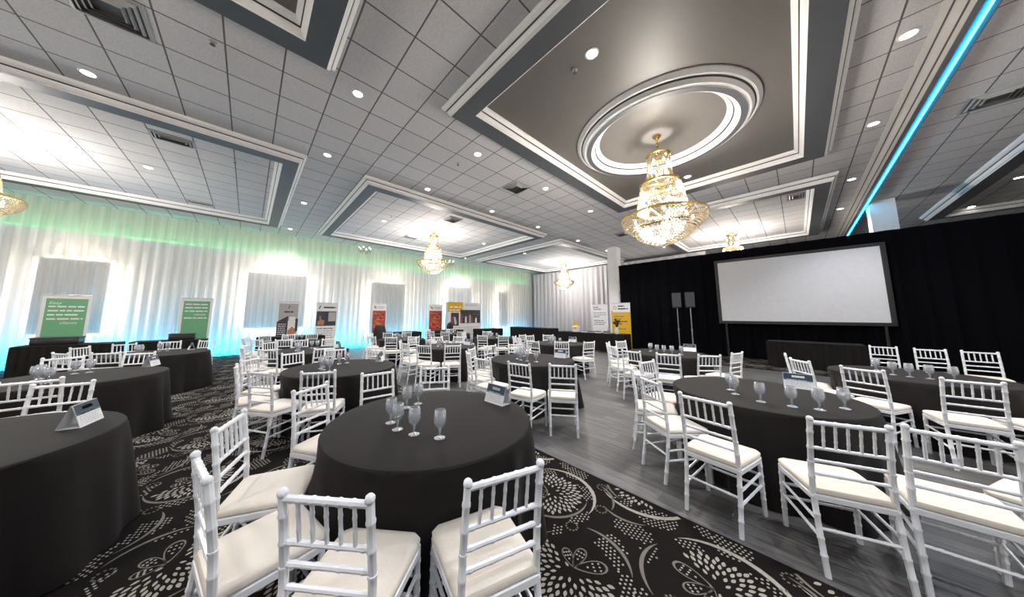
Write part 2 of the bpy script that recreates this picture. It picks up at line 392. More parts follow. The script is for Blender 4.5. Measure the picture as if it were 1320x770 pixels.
o = struct(b.build('trim_%d' % tn[0], [TRIM, GROOVE, SOFFIT])); tn[0] += 1
# beam that carries the blue light line
b = MB()
pr_ = [(-1.42, CZ, 0), (-1.42, CZ-.02, 0), (-1.47, CZ-.06, 1), (-1.485, CZ-.07, 0), (-1.50, CZ-.08, 0), (-1.55, CZ-.13, 1), (-1.565, CZ-.14, 0), (-1.60, CZ-.17, 3), (-1.66, CZ-.17, 3), (-1.66, CZ-.10, 3), (-1.82, CZ-.10, 3), (-1.82, CZ-.05, 0), (-1.85, CZ-.05, 0), (-1.85, CZ, 0)]
for (ya, za, m_), (yb, zb, _) in zip(pr_, pr_[1:]):
    b.mi = m_; b.quad((X0, ya, za), (X1, ya, za), (X1, yb, zb), (X0, yb, zb))
struct(b.build('trim_%d' % tn[0], [BEAMP, GROOVE, SOFFIT, CHANNEL], smooth=False)); tn[0] += 1
b = MB(); b.box(X0+.05, X1-.05, -1.755, -1.733, CZ-.122, CZ-.1005)
tag(b.build('led_light_line', LEDCYAN, smooth=False), 'bright blue light line running along the dropped ceiling beam', 'light strip')

# columns
def column(x0, x1, y0, y1, label):
    t = empty('column', ((x0+x1)/2, (y0+y1)/2, 0)); w2, d2 = (x1-x0)/2, (y1-y0)/2
    mm = MB(); mm.box(-w2, w2, -d2, d2, 0, CZ-.001); mm.build('shaft', TRIM, t, False)
    mm = MB(); mm.box(-w2-.02, w2+.02, -d2-.02, d2+.02, 0.003, .14, .01); mm.build('plinth', TRIM, t, False)
    tag(t, label, 'column'); return t
column(13.98, 14.45, 6.12, 6.62, 'white square column between the silver drape and the black drape')
column(14.3, 14.9, -2.28, -1.80, 'white column lit blue, rising behind the top of the black drape')
t = empty('emergency_light', (14.2, 6.115, 2.55))
b = MB(); b.box(-.14, .14, -.09, 0, .62, .86, .01); b.build('battery_box', WHITE, t)
for sx in (-.13, .13):
    b = MB(); b.lathe([(.02, .0), (.06, .02), (.07, .09), (.055, .10)], 12, cap0=True, cap1=True); o = b.build('lamp_head', VENTM, t); o.rotation_euler = (math.pi/2, 0, 0); o.location = (sx, 0, .18)
tag(t, 'small emergency light with two lamp heads on the white column', 'light')

# ---------------------------------------------------------------- drapes
def curtain(name, pa, pb, z0, z1, amp, wl, matl, seed, tight=.55):
    R = random.Random(seed); pa, pb = Vector(pa), Vector(pb); L = (pb-pa).length; t = (pb-pa)/L; nrm = Vector((-t.y, t.x))
    step = wl/7; n = int(L/step); ph = 0; dx = []
    for i in range(n+1):
        ph += 2*math.pi*step/wl*R.uniform(.72, 1.28)
        dx.append((math.sin(ph)*R.uniform(.75, 1.1)+.25*math.sin(ph*.37+1), .35*math.sin(ph*2+.6)))
    rows = [(z1, .45), (z1-.08, .5), (z1-.5, .8), ((z0+z1)/2, 1.0), (z0+.4, 1.15), (z0, 1.2)]
    mm = MB(); rings = []
    for z, k in rows:
        rings.append([(pa.x+t.x*L*i/n+nrm.x*amp*k*(dx[i][0]+dx[i][1]*.3), pa.y+t.y*L*i/n+nrm.y*amp*k*(dx[i][0]+dx[i][1]*.3), z) for i in range(n+1)])
    mm.loft(rings, closed=False)
    mm.lathe([(.0, 0)], 3) if False else None
    return mm.build(name, matl)
o = curtain('sheer_curtain', (X0+.1, 14.94), (17.55, 14.94), .012, 5.05, .045, .24, SHEER, 3)
tag(o, 'long white sheer curtain covering the backlit left wall', 'curtain')
o = curtain('silver_drape', (17.5, 14.8), (17.5, 3.0), .012, 4.93, .07, .36, GREYDRAPE, 5)
tag(o, 'silver grey pleated drape hanging across the far end wall', 'curtain')
o = curtain('black_drape', (13.6, 5.89), (13.6, -8.6), .012, 4.04, .06, .42, BLACKDRAPE, 8)
tag(o, 'tall black drape behind the projection screen', 'curtain')
b = MB()
b.tube([(13.74, 5.95, 3.99), (13.74, -8.6, 3.99)], .022)
for y in (5.93, 1.0, -4.0, -8.5): b.tube([(13.79, y, .02), (13.79, y, 4.0)], .02)
tag(b.build('drape_frame', BLACK), 'black pipe frame holding up the black drape', 'frame')

# backlit panels on the left wall
panels = [(-4.78, -3.5, .95, 3.28, 'at the far left'), (-.12, 1.92, 1.0, 3.34, 'behind the pair of grey banners'), (4.75, 6.62, .55, 3.32, 'between the two red banners'), (9.5, 11.45, .95, 3.45, 'behind the wide photo display'), (13.95, 14.95, .72, 3.36, 'nearest the far corner')]
for x0, x1, z0, z1, wh in panels:
    t = empty('wall_panel', ((x0+x1)/2, 15.28, z0)); w2 = (x1-x0)/2; h = z1-z0
    mm = MB(); mm.box(-w2, w2, -.05, .0, 0, h, .01); mm.build('panel_face', WALL, t, False)
    mm = MB()
    for (a0, a1, c0, c1) in ((-w2+.02, w2-.02, .02, .06), (-w2+.02, w2-.02, h-.06, h-.02), (-w2+.02, -w2+.06, .06, h-.06), (w2-.06, w2-.02, .06, h-.06)): mm.box(a0, a1, .01, .05, c0, c1)
    mm.build('edge_light', LEDWARM, t, False)
    mm = MB(); mm.box(-w2+.25, w2-.25, 0, .165, .2, h-.2); mm.build('mount', WALL, t, False)
    tag(t, 'glowing edged wall panel behind the sheer curtain, ' + wh, 'panel', 'backlit wall panels')
b = MB(); b.box(X0+.2, 17.3, 15.03, 15.055, .012, .05)
tag(b.build('floor_light_strip', LEDWALL, smooth=False), 'cyan light strip glowing at the foot of the sheer curtain', 'light strip')
b = MB(); b.box(X0+.2, 17.3, 15.12, Y1-.004, 4.10, 4.16)
o = struct(b.build('trim_%d' % tn[0], TRIM, smooth=False)); tn[0] += 1
b = MB(); b.box(X0+.2, 17.3, 15.16, 15.22, 4.163, 4.20)
tag(b.build('ledge_light_strip', LEDGREEN, smooth=False), 'green light strip on the ledge high behind the sheer curtain', 'light strip')

# ---------------------------------------------------------------- ceiling fixtures
def spot(parent, power, size=math.radians(112), loc=(0,0,-.03), col=(.97, .97, 1)):
    l = bpy.data.lights.new('lamp', 'SPOT'); l.energy = power; l.spot_size = size; l.spot_blend = .7; l.color = col; l.shadow_soft_size = .08
    o = bpy.data.objects.new('lamp', l); COL.objects.link(o); o.parent = parent; o.location = loc
mm = MB(); mm.lathe([(.092, 0), (.092, -.006), (.07, -.010), (.066, -.004)], 24); ME_DT = mm.mesh('trim_ring', TRIM)
mm = MB(); mm.lathe([(.0675, -.0045), (.001, -.0055)], 24, cap1=True); ME_DL = mm.mesh('lens', LAMPDISC)
LIGHTS = []
for y in (4.55, 6.87): LIGHTS += [(x, y) for x in (-2.05, 1.05, 3.54, 6.0, 8.5, 11.52)]
LIGHTS += [(x, -1.25) for x in (-2.05, 1.05, 3.54, 6.0, 8.43, 11.54, 14.5)]
LIGHTS += [(-2.09, 10.45), (1.06, 10.45), (3.59, 10.42), (8.51, 10.36), (1.03, 14.05), (3.23, 1.62), (8.17, 1.64), (14.59, -4.17), (17.4, -4.15)]
LIGHTS += [(11.6, 10.4), (-5.2, 4.55), (-5.2, 6.87), (1.05, -4.2), (4, -4.2), (7.5, -4.2), (-2.05, -4.2), (16.6, 1.64), (9.9, 13.9), (14.5, 6.87), (20, 1.6), (20, -1.25), (20, -4.2), (20, 6.87), (23.5, 1.6), (23.5, -4.2), (23.5, 6.87), (20, 11), (11.5, -6.6), (16, -6.6)]  # lamps far past the drapes are added to brighten the ceiling there
NAMEROW = {}
LIGHTS.sort(key=lambda p: pix(p[0], p[1], CZ)[0] if (Vector((p[0], p[1], 3.6)).dot(f1) > .3) else 9e9)
k = 0
def area_name(x, y):
    if 2.4 < x < 8.9 and -.6 < y < 3.7: return 'inside the dark ceiling coffer'
    if y > 13: return 'close to the sheer curtain'
    if y > 9 and x > 10: return 'in the far corner coffer'
    if y > 9 and 2.1 < x < 9.4: return 'in the coffer before the sheer curtain'
    if y > 9: return 'over the left tables'
    if y < -3: return 'beyond the blue light line'
    if y < 0: return 'beside the blue light line'
    if x > 13: return 'among those added beyond the black drape'
    if y < 5.5: return 'in the tiled strip nearest the dark coffer'
    return 'in the tiled strip nearest the left coffers'
cnt = {}
for x, y in LIGHTS:
    t = empty('downlight', (x, y, CZ - (.006 if 2.4 < x < 8.9 and -.6 < y < 3.7 else 0)))
    link('trim_ring', ME_DT, t); link('lens', ME_DL, t); spot(t, SPOT_W)
    a = area_name(x, y); cnt[a] = cnt.get(a, 0)+1
    tag(t, 'round recessed downlight, %s from left %s' % (ORD[cnt[a]], a), 'downlight', 'recessed ceiling downlights')

def vent(x, y, w_, h_, label, z=CZ):
    t = empty('air_vent', (x, y, z)); a, c = w_/2, h_/2
    mm = MB()
    def frame(a0, c0, z0_, a1, c1, z1_):
        A = [(-a0,-c0,z0_),(a0,-c0,z0_),(a0,c0,z0_),(-a0,c0,z0_)]; B = [(-a1,-c1,z1_),(a1,-c1,z1_),(a1,c1,z1_),(-a1,c1,z1_)]
        for i in range(4): j = (i+1) % 4; mm.quad(A[i], B[i], B[j], A[j])
    frame(a, c, 0, a, c, -.012); frame(a, c, -.012, a-.035, c-.035, -.018)
    mm.build('frame', VENTM, t, False)
    mm = MB(); mm.mi = 1; mm.quad((-a+.03,-c+.03,-.002), (-a+.03,c-.03,-.002), (a-.03,c-.03,-.002), (a-.03,-c+.03,-.002)); mm.mi = 0
    for i in range(3):
        k0, k1 = .055+.055*i, .085+.055*i
        if a-k1 > .02 and c-k1 > .01: frame(a-k0, c-k0, -.004, a-k1, c-k1, -.03)
    mm.build('louvre', [VENTM, VENTD], t, False)
    tag(t, label, 'vent')
vent(-1.5, 5.17, .62, .6, 'large square ceiling vent at the top left')
vent(-1.42, 8.38, .62, .36, 'rectangular ceiling vent in the left coffer, nearer of the two')
vent(-1.4, 12.69, .6, .3, 'narrow ceiling vent in the left coffer next to the curtain')
vent(5.35, 5.07, .6, .6, 'square ceiling vent in the tiled strip behind the dark coffer')
vent(5.43, 8.49, .6, .6, 'square ceiling vent in the middle coffer near its front edge')
vent(5.32, 11.79, .6, .4, 'ceiling vent deep in the middle coffer behind the chandelier')
vent(12.0, 4.94, .6, .6, 'distant square ceiling vent left of the big chandelier')
vent(8.87, -2.5, .6, .6, 'ceiling vent right of the blue light line')
vent(11.99, -.25, .6, .4, 'ceiling vent in the front corner of the far right coffer')
for i, (x, y, lb) in enumerate(((-.62, 4.92, 'at the top left between tile lines'), (-.5, 8.6, 'inside the left coffer'), (3.28, 1.92, 'beside the downlight in the dark coffer'), (3.42, 5.15, 'near the middle of the tiled strip'), (3.6, 9.7, 'beside the downlight in the middle coffer'), (7.95, 1.95, 'beside the chandelier under the dark coffer'))):
    t = empty('fire_sprinkler', (x, y, CZ-(.006 if 0 < y < 3.7 else 0)))
    mm = MB(); mm.lathe([(.04, 0), (.036, -.008), (.014, -.012), (.012, -.035)], 12, cap1=True); mm.build('escutcheon', VENTM, t)
    mm = MB(); mm.lathe([(.005, -.03), (.03, -.05), (.002, -.054)], 10); mm.build('deflector', VENTD, t)
    tag(t, 'small ceiling sprinkler head ' + lb, 'sprinkler')

# ---------------------------------------------------------------- chandeliers
def beads(mm, r0_, z0_, r1_, z1_, n, m, size, bulge=0, tw=0):
    n, m, size = int(n*1.3), int(m*1.35), size*.80
    for i in range(n):
        for j in range(m):
            s_ = (j+.5)/m; r_ = r0_+(r1_-r0_)*s_+bulge*math.sin(math.pi*s_); z = z0_+(z1_-z0_)*s_
            a = 2*math.pi*(i+.5*(j % 2))/n
            mm.octa((r_*math.cos(a), r_*math.sin(a), z), size, abs(z1_-z0_)/m*.62)
def chandelier_meshes(rod, sc_):
    top = -rod; d = {}
    mm = MB(); mm.lathe([(.001, 0), (.075, -.004), (.08, -.03), (.04, -.075), (.012, -.10)], 20)
    mm.tube([(0, 0, -.09), (0, 0, top)], .012*1.2)
    for i in range(int(rod/.08)): mm.ball((0, 0, -.12-.08*i), .022, 8, 4)
    d['stem'] = mm.mesh('stem', GOLD)
    # gold rings
    mm = MB()
    for r_, z, h in ((.20*sc_, top, .05), (.34*sc_, top-.60*sc_, .05), (.71*sc_, top-1.27*sc_, .035), (.20*sc_, top-.55*sc_, .02), (.44*sc_, top-1.16*sc_, .02)):
        mm.lathe([(r_, h/2), (r_+.018, h/3), (r_+.018, -h/3), (r_, -h/2), (r_-.01, -h/3), (r_-.01, h/3), (r_, h/2)], 40, 0, 0, z)
    mm.tube([(0, 0, top+.02), (0, 0, top-1.5*sc_)], .014)
    for z, R_ in ((top, .2*sc_), (top-.6*sc_, .34*sc_), (top-1.27*sc_, .7*sc_)):
        for k_ in range(6): a = k_*math.pi/3; mm.tube([(0, 0, z), (R_*math.cos(a), R_*math.sin(a), z)], .007, 6)
    d['ring_frame'] = mm.mesh('ring_frame', GOLD)
    mm = MB()
    beads(mm, .19*sc_, top-.02, .24*sc_, top-.56*sc_, 30, 14, .017*sc_+.002, -.01)
    beads(mm, .33*sc_, top-.62*sc_, .43*sc_, top-1.14*sc_, 46, 13, .019*sc_+.002, .01)
    beads(mm, .44*sc_, top-1.17*sc_, .70*sc_, top-1.27*sc_, 54, 6, .022*sc_, .02)
    d['crystal_strands'] = mm.mesh('crystal_strands', CRYSTAL, False)
    mm = MB()
    beads(mm, .71*sc_, top-1.29*sc_, .47*sc_, top-1.58*sc_, 58, 8, .026*sc_, .07*sc_)
    beads(mm, .47*sc_, top-1.55*sc_, .08*sc_, top-1.82*sc_, 40, 8, .026*sc_, .12*sc_)
    mm.ball((0, 0, top-1.83*sc_), .045*sc_, 10, 6)
    d['crystal_basket'] = mm.mesh('crystal_basket', CRYSTAL, False)
    bl = []
    for r_, z, n in ((.10*sc_, top-.12*sc_, 3), (.11*sc_, top-.38*sc_, 3), (.24*sc_, top-.78*sc_, 5), (.28*sc_, top-1.0*sc_, 5), (.48*sc_, top-1.36*sc_, 9), (.26*sc_, top-1.55*sc_, 5)):
        for k_ in range(n):
            a = 2*math.pi*k_/n+z*7; bl.append((r_*math.cos(a), r_*math.sin(a), z))
    mm = MB(); mm.lathe([(.002, -.03), (.016, -.024), (.02, 0), (.012, .03), (.002, .045)], 8); d['bulb'] = (mm.mesh('bulb', BULB), bl)
    return d
BIG = chandelier_meshes(.42, 1.0); MID = chandelier_meshes(.13, .93)
def chandelier(x, y, z, D, power, label, sc_, rod):
    t = empty('chandelier', (x, y, z))
    for k_ in ('stem', 'ring_frame', 'crystal_strands', 'crystal_basket'): link(k_, D[k_], t)
    me, bl = D['bulb']
    for p in bl: o = link('bulb', me, t); o.location = p
    for zz, pw, rr in ((-rod-.3*sc_, .06, .10), (-rod-.9*sc_, .42, .15), (-rod-1.36*sc_, .52, .22)):
        l = bpy.data.lights.new('glow', 'POINT'); l.energy = power*pw; l.color = (1, .935, .86); l.shadow_soft_size = rr
        o = bpy.data.objects.new('glow', l); COL.objects.link(o); o.parent = t; o.location = (0, 0, zz)
    tag(t, label, 'chandelier')
chandelier(5.80, 1.62, CZ-.006, BIG, CHAND_W, 'large tiered crystal chandelier on gold rod under the round medallion', 1, .42)
chandelier(5.75, 10.45, CZ, MID, CHAND_W, 'tiered crystal chandelier in the middle coffer before the sheer curtain', .93, .13)
chandelier(15.6, 10.45, CZ, MID, CHAND_W, 'small looking distant crystal chandelier before the silver drape', .93, .13)
chandelier(15.2, 1.65, CZ, MID, CHAND_W, 'crystal chandelier mostly hidden behind the top of the black drape', .93, .13)
chandelier(-4.22, 10.45, CZ, MID, CHAND_W, 'crystal chandelier cut off by the left edge of view', .93, .13)
chandelier(-4.0, 1.65, CZ-.006, BIG, CHAND_W, 'tiered crystal chandelier under the dark coffer behind the viewer', 1, .42)
chandelier(5.8, -6.2, CZ, MID, CHAND_W, 'tiered crystal chandelier at the right side of the hall', .93, .13)
def small_chandelier(x, y, label):
    t = empty('crystal_lamp', (x, y, CZ))
    mm = MB(); mm.lathe([(.001, 0), (.05, -.004), (.045, -.03), (.01, -.05)], 14); mm.tube([(0, 0, -.04), (0, 0, -.5)], .007, 6); mm.ball((0, 0, -.5), .045); mm.build('stem', CHROME, t)
    for k_ in range(6):
        a = k_*math.pi/3; c, s_ = math.cos(a), math.sin(a)
        mm = MB(); mm.tube([(.03*c, .03*s_, -.48), (.14*c, .14*s_, -.54), (.24*c, .24*s_, -.5), (.26*c, .26*s_, -.42)], .009, 6)
        mm.lathe([(.01, 0), (.04, .01), (.045, .02)], 10, .26*c, .26*s_, -.42)
        for q in range(4): mm.octa((.26*c, .26*s_, -.46-.05*q), .016, .028)
        mm.octa((.14*c, .14*s_, -.60), .018, .03); mm.build('arm', CRYSTAL, t)
        mm = MB(); mm.lathe([(.002, -.03), (.012, -.02), (.013, .01), (.002, .04)], 8, .26*c, .26*s_, -.365); mm.build('bulb', BULB, t)
    tag(t, label, 'chandelier', 'small crystal lamps by the sheer curtain')
small_chandelier(3.95, 13.9, 'small armed crystal lamp near the curtain, left of the middle chandelier')
small_chandelier(8.75, 13.9, 'small armed crystal lamp near the curtain, right of the middle chandelier')

# ---------------------------------------------------------------- chiavari chair
def bamboo(mm, pts, r_, nodes, seg=8, n=None):
    """turned bar along a polyline, with rings at the given fractions"""
    P_ = [Vector(p) for p in pts]; L = [0]
    for a, c in zip(P_, P_[1:]): L.append(L[-1]+(c-a).length)
    def at(t):
        s_ = t*L[-1]
        for i in range(len(P_)-1):
            if s_ <= L[i+1]+1e-9: return P_[i].lerp(P_[i+1], (s_-L[i])/max(1e-9, L[i+1]-L[i]))
        return P_[-1]
    ts = sorted(set([0, 1] + [l/L[-1] for l in L] + [max(0, min(1, q+d)) for q in nodes for d in (-.009/L[-1], -.004/L[-1], .004/L[-1], .009/L[-1])]))
    rad = []
    for t in ts:
        k_ = 0
        for q in nodes:
            dd = abs(t-q)*L[-1]
            if dd < .006: k_ = max(k_, .17)
        rad.append(r_*(1+k_))
    mm.tube([at(t) for t in ts], rad, seg)
def post(s_): return [(s_*.172, -.012, 0), (s_*.172, .02, .2), (s_*.172, .048, .44), (s_*.170, .036, .64), (s_*.167, 0, .905)]
def post_y(z):
    q = [(0, -.012), (.2, .02), (.44, .048), (.64, .036), (.905, 0)]
    for (a, ya), (c, yc) in zip(q, q[1:]):
        if z <= c: return ya+(yc-ya)*(z-a)/(c-a)
    return 0
def make_chair():
    t = empty('chiavari_chair')
    out = [(-.175, .03), (.175, .03), (.19, .05), (.207, .38), (.20, .43), (.17, .455), (-.17, .455), (-.20, .43), (-.207, .38), (-.19, .05)]
    def ring(z, k_): return [(x*k_, .24+(y-.24)*k_, z) for x, y in out]
    mm = MB(); mm.loft([ring(.405, .97), ring(.41, 1), ring(.438, 1), ring(.442, .97)], True, True); mm.build('seat_frame', WHITE, t)
    mm = MB(); mm.loft([ring(.4425, .93), ring(.450, .985), ring(.466, .99), ring(.478, .95), ring(.486, .80), ring(.489, .45), ring(.490, .1)], True, True); mm.build('seat_cushion', CUSHION, t)
    for s_ in (-1, 1):
        mm = MB(); bamboo(mm, post(s_), .0155, (.12, .22, .36, .47, .60, .70, .80, .91)); mm.ball((s_*.167, -.001, .905), .019, 8, 6); mm.build('rear_leg', WHITE, t)
        mm = MB(); bamboo(mm, [(s_*.188, .435, 0), (s_*.186, .425, .41)], .0155, (.3, .42, .58, .72, .9)); mm.build('front_leg', WHITE, t)
    mm = MB(); y = post_y(.885); bamboo(mm, [(-.16, y, .885), (.16, y, .885)], .0135, (.18, .34, .5, .66, .82)); mm.build('top_rail', WHITE, t)
    for z in (.725, .645, .565):
        mm = MB(); y = post_y(z); bamboo(mm, [(-.165, y, z), (.165, y, z)], .0105, (.08, .36, .64, .92)); mm.build('back_rail', WHITE, t)
    for k_ in range(5):
        x = -.108+.054*k_; mm = MB(); bamboo(mm, [(x, post_y(.73), .73), (x, post_y(.88), .88)], .0078, (.3, .7), 6); mm.build('spindle', WHITE, t)
    for s_ in (-1, 1):
        for za, zb in ((.20, .225), (.29, .315)):
            mm = MB(); bamboo(mm, [(s_*.172, post_y(za), za), (s_*.187, .43, zb)], .0095, (.2, .5, .8), 6); mm.build('stretcher', WHITE, t)
    mm = MB(); bamboo(mm, [(-.172, post_y(.25), .25), (.172, post_y(.25), .25)], .0095, (.2, .5, .8), 6); mm.build('stretcher', WHITE, t)
    for z in (.21, .30):
        mm = MB(); bamboo(mm, [(-.187, .431, z), (.187, .431, z)], .0095, (.2, .5, .8), 6); mm.build('stretcher', WHITE, t)
    return t
chair0 = make_chair(); CH_KIDS = kidtree(chair0); first_chair = [True]
CHAIRS = []
def place_chair(x, y, rz, label, group):
    if first_chair[0]: c = chair0; first_chair[0] = False
    else: c = copy_tree(chair0, CH_KIDS)
    c.location = (x, y, .0025 if x < CX_EDGE or x > CX_FAR else -.006); c.rotation_euler = (0, 0, rz)
    tag(c, label, 'chair', group)

# ---------------------------------------------------------------- tables, goblets, tent cards
def cloth_mesh(seed, chs, rot, r_=.76, h=.755):
    """floor-length cloth, pushed in where a chair seat stands against it"""
    R = random.Random(seed); n = 150; ph = [R.uniform(0, 6.28) for _ in range(4)]
    def fold(a): return .5*math.sin(9*a+ph[0]+.7*math.sin(2*a+ph[3]))+.3*math.sin(15*a+ph[1])+.35*math.sin(5*a+ph[2])
    def limit(a):
        lim = 9
        for ca, d in chs:
            da = abs((a+rot-math.radians(ca)+math.pi) % (2*math.pi)-math.pi)
            if da < .62:
                lim = min(lim, (max(d, 1.17)-.475)/math.cos(da)+max(0, da-.40)*1.1)
        return lim
    mm = MB()
    prof = [(.002, h), (.3, h), (.6, h), (r_-.03, h), (r_-.008, h-.004), (r_, h-.014)]
    rings = [[(p*math.cos(2*math.pi*j/n), p*math.sin(2*math.pi*j/n), z) for j in range(n)] for p, z in prof]
    for k_ in range(1, 13):
        t = k_/12; z = (h-.014)*(1-t)+.006; ring = []
        for j in range(n):
            a = 2*math.pi*j/n; rr = r_+.075*t+.075*t**.7*fold(a); lm = limit(a)
            q = min(1, max(0, (.70-z)/.16)); q = q*q*(3-2*q)
            lm = lm*q+9*(1-q) if q > .999 else (max(lm, r_-.0)*(1-q)+lm*q)
            rr = min(rr, lm-.008*(1+math.sin(23*a+ph[0]))*t); ring.append((rr*math.cos(a), rr*math.sin(a), z))
        rings.append(ring)
    mm.loft(rings, True)
    return mm.mesh('tablecloth', BLACKCLOTH)
mm = MB(); mm.lathe([(.001, .752), (.735, .752), (.745, .745), (.735, .725), (.001, .725)], 48); ME_TOP = mm.mesh('tabletop', WOOD)
ME_LEG = []
for s_ in (-1, 1):
    mm = MB(); mm.tube([(s_*.40, -.25, .004), (s_*.40, -.25, .72)], .015); mm.tube([(s_*.40, .25, .004), (s_*.40, .25, .72)], .015); mm.tube([(s_*.40, -.25, .15), (s_*.40, .25, .15)], .012); ME_LEG.append(mm.mesh('folding_leg', CHROME))
def goblet_mesh():
    d = {}
    mm = MB(); mm.lathe([(.001, 0), (.034, 0), (.036, .003), (.022, .008), (.007, .014), (.001, .014)], 18); d['foot'] = mm.mesh('foot', GLASS)
    mm = MB(); mm.lathe([(.007, .012), (.0055, .03), (.009, .042), (.006, .05), (.010, .058)], 12, cap0=True, cap1=True); d['stem'] = mm.mesh('stem', GLASS)
    mm = MB(); mm.lathe([(.003, .056), (.018, .062), (.032, .08), (.040, .105), (.040, .13), (.035, .175), (.0325, .178), (.033, .17), (.0375, .13), (.0375, .107), (.029, .082), (.016, .066), (.003, .062)], 20); d['bowl'] = mm.mesh('bowl', GLASS)
    return d
GOB = goblet_mesh()
def place_goblet(x, y, ztop, label, group):
    t = empty('water_goblet', (x, y, ztop))
    for k_ in ('foot', 'stem', 'bowl'): link(k_, GOB[k_], t)
    tag(t, label, 'glass', group)
def tent_meshes():
    d = {}; L, D, H = .115, .055, .155
    mm = MB()
    for s_ in (-1, 1):
        mm.quad((s_*D, -L, 0), (s_*D, L, 0), (s_*.004, L, H), (s_*.004, -L, H)); mm.quad((s_*(D-.004), L, 0), (s_*(D-.004), -L, 0), (0, -L, H-.004), (0, L, H-.004))
    mm.quad((-D, -L, .001), (-D, L, .001), (D, L, .001), (D, -L, .001))
    d['card'] = mm.mesh('card', PAPER, False)
    mm = MB()
    def P_(s_, u_, v_): x = D+(.004-D)*v_+.0012; return (s_*x, s_*u_*L, H*v_+.0008)
    def rect(u0_, u1_, v0_, v1_, mi):
        mm.mi = mi
        for s_ in (-1, 1): mm.quad(P_(s_, u0_, v0_), P_(s_, u1_, v0_), P_(s_, u1_, v1_), P_(s_, u0_, v1_))
    rect(-.97, .97, .60, .98, 0); rect(-.97, .97, .52, .60, 1); rect(-.4, .45, .72, .86, 2); rect(-.75, -.1, .545, .58, 2); rect(.0, .55, .545, .58, 2)
    R = random.Random(2)
    for v_ in (.44, .36, .28, .20, .12):
        u_ = -.85
        while u_ < .7:
            ww = R.uniform(.08, .25); rect(u_, min(.85, u_+ww), v_-.012, v_+.012, 3); u_ += ww+.07
    d['printed_panel'] = mm.mesh('printed_panel', [BLUEP, TEALP, WHITEP, GREYP], False)
    return d
TENT = tent_meshes()
def place_tent(x, y, rz, ztop, label):
    t = empty('tent_card', (x, y, ztop), rz)
    for k_ in ('card', 'printed_panel'): link(k_, TENT[k_], t)
    tag(t, label, 'table card', 'tent cards on the round tables')

STD = (64, 94, 124, 158, -170, -138, -107)
A0G = [(.98, 1.63), (.88, 1.79), (.83, 1.94), (.84, 2.09), (1.07, 2.33), (1.19, 2.36)]
# id: (x, y, phrase, chair angles (deg) and distance, tent offset)
TABLES = {
 'A0': (1.14, 2.0, 'nearest round table', [(-105, 1.18), (-138, 1.20), (-169, 1.26), (161, 1.24), (124, 1.2), (90, 1.26), (60, 1.28)], (1.75, 1.92, .05)),
 'A1': (1.14, 4.8, 'round table behind the nearest one', [(67, 1.3), (95, 1.18), (118, 1.2), (141, 1.27), (172, 1.2), (-155, 1.16), (-125, 1.16)], (1.76, 4.97, -.5)),
 'A2': (1.14, 7.6, 'third round table in the left carpet row', [(64, 1.2), (94, 1.2), (124, 1.2), (160, 1.2), (-170, 1.2), (-133, 1.2), (-89, 1.29)], (1.7, 7.7, .1)),
 'A3': (1.14, 10.4, 'farthest round table of the left carpet row', [(64, 1.2), (94, 1.2), (124, 1.2), (158, 1.2), (-170, 1.2), (-140, 1.2), (-111, 1.3)], None),
 'B0': (4.05, .35, 'large round table in the right foreground', [(142, 1.2), (111, 1.2), (78, 1.2), (2.72, .56, -10), (2.76, -.15, 22), (2.95, -.54, 4), (3.5, -1.18, 66)], (4.62, .06, .05)),
 'B1': (3.97, 3.4, 'round table on the wood floor mid-picture', [(2.79, 2.63, 12), (3.14, 2.16, 37), (-180, 1.29), (152, 1.2), (124, 1.2), (90, 1.2), (62, 1.2)], (4.5, 3.13, .2)),
 'B2': (3.97, 6.3, 'round table left behind the mid-picture one', [(151, 1.2), (114, 1.2), (-145, 1.3), (-121, 1.29), (72, 1.2), (-175, 1.2), (44, 1.25)], (4.55, 6.2, .1)),
 'B3': (3.97, 9.2, 'round table under the middle coffer chandelier', [(92, 1.2), (59, 1.2), (130, 1.2), (165, 1.2), (-160, 1.2), (-128, 1.2), (-98, 1.2)], None),
 'C0': (6.8, -1.0, 'round table at the right edge', [(130, 1.25), (157, 1.22), (-177, 1.34), (-150, 1.25), (-122, 1.25), (98, 1.2)], None),
 'C1': (6.8, 2.0, 'round table below the twin speakers', [(-163, 1.5), (-140, 1.45), (-106, 1.27), (103, 1.2), (72, 1.2), (176, 1.5), (140, 1.2)], (7.5, 1.72, .1)),
 'C2': (6.8, 4.8, 'round table before the pleated black table', [(-169, 1.36), (-144, 1.2), (51, 1.24), (117, 1.35), (150, 1.2), (85, 1.2), (-110, 1.3)], (7.4, 4.7, .1)),
 'C3': (6.8, 7.6, 'round table left of the short black table', [(-85, 1.28), (-152, 1.2), (-118, 1.2), (64, 1.2), (124, 1.2), (160, 1.2)], None),
 'C4': (6.8, 10.4, 'farthest round table before the photo display', [(64, 1.2), (124, 1.2), (158, 1.2), (-170, 1.2), (-138, 1.2), (-107, 1.2)], None),
 'Z0': (-1.38, 3.45, 'round table at the bottom left corner', [(86, 1.26), (112, 1.2)], (-.84, 3.58, -.2)),
 'Z1': (-1.56, 6.3, 'second round table along the left edge', [(-88, 1.2), (79, 1.32), (112, 1.3), (140, 1.2)], (-1.06, 6.88, -.25)),
 'Z2': (-1.33, 9.1, 'third round table along the left edge', [(-111, 1.2), (-140, 1.2), (150, 1.2), (125, 1.2), (89, 1.24), (62, 1.2)], (-.9, 9.45, .2)),
}
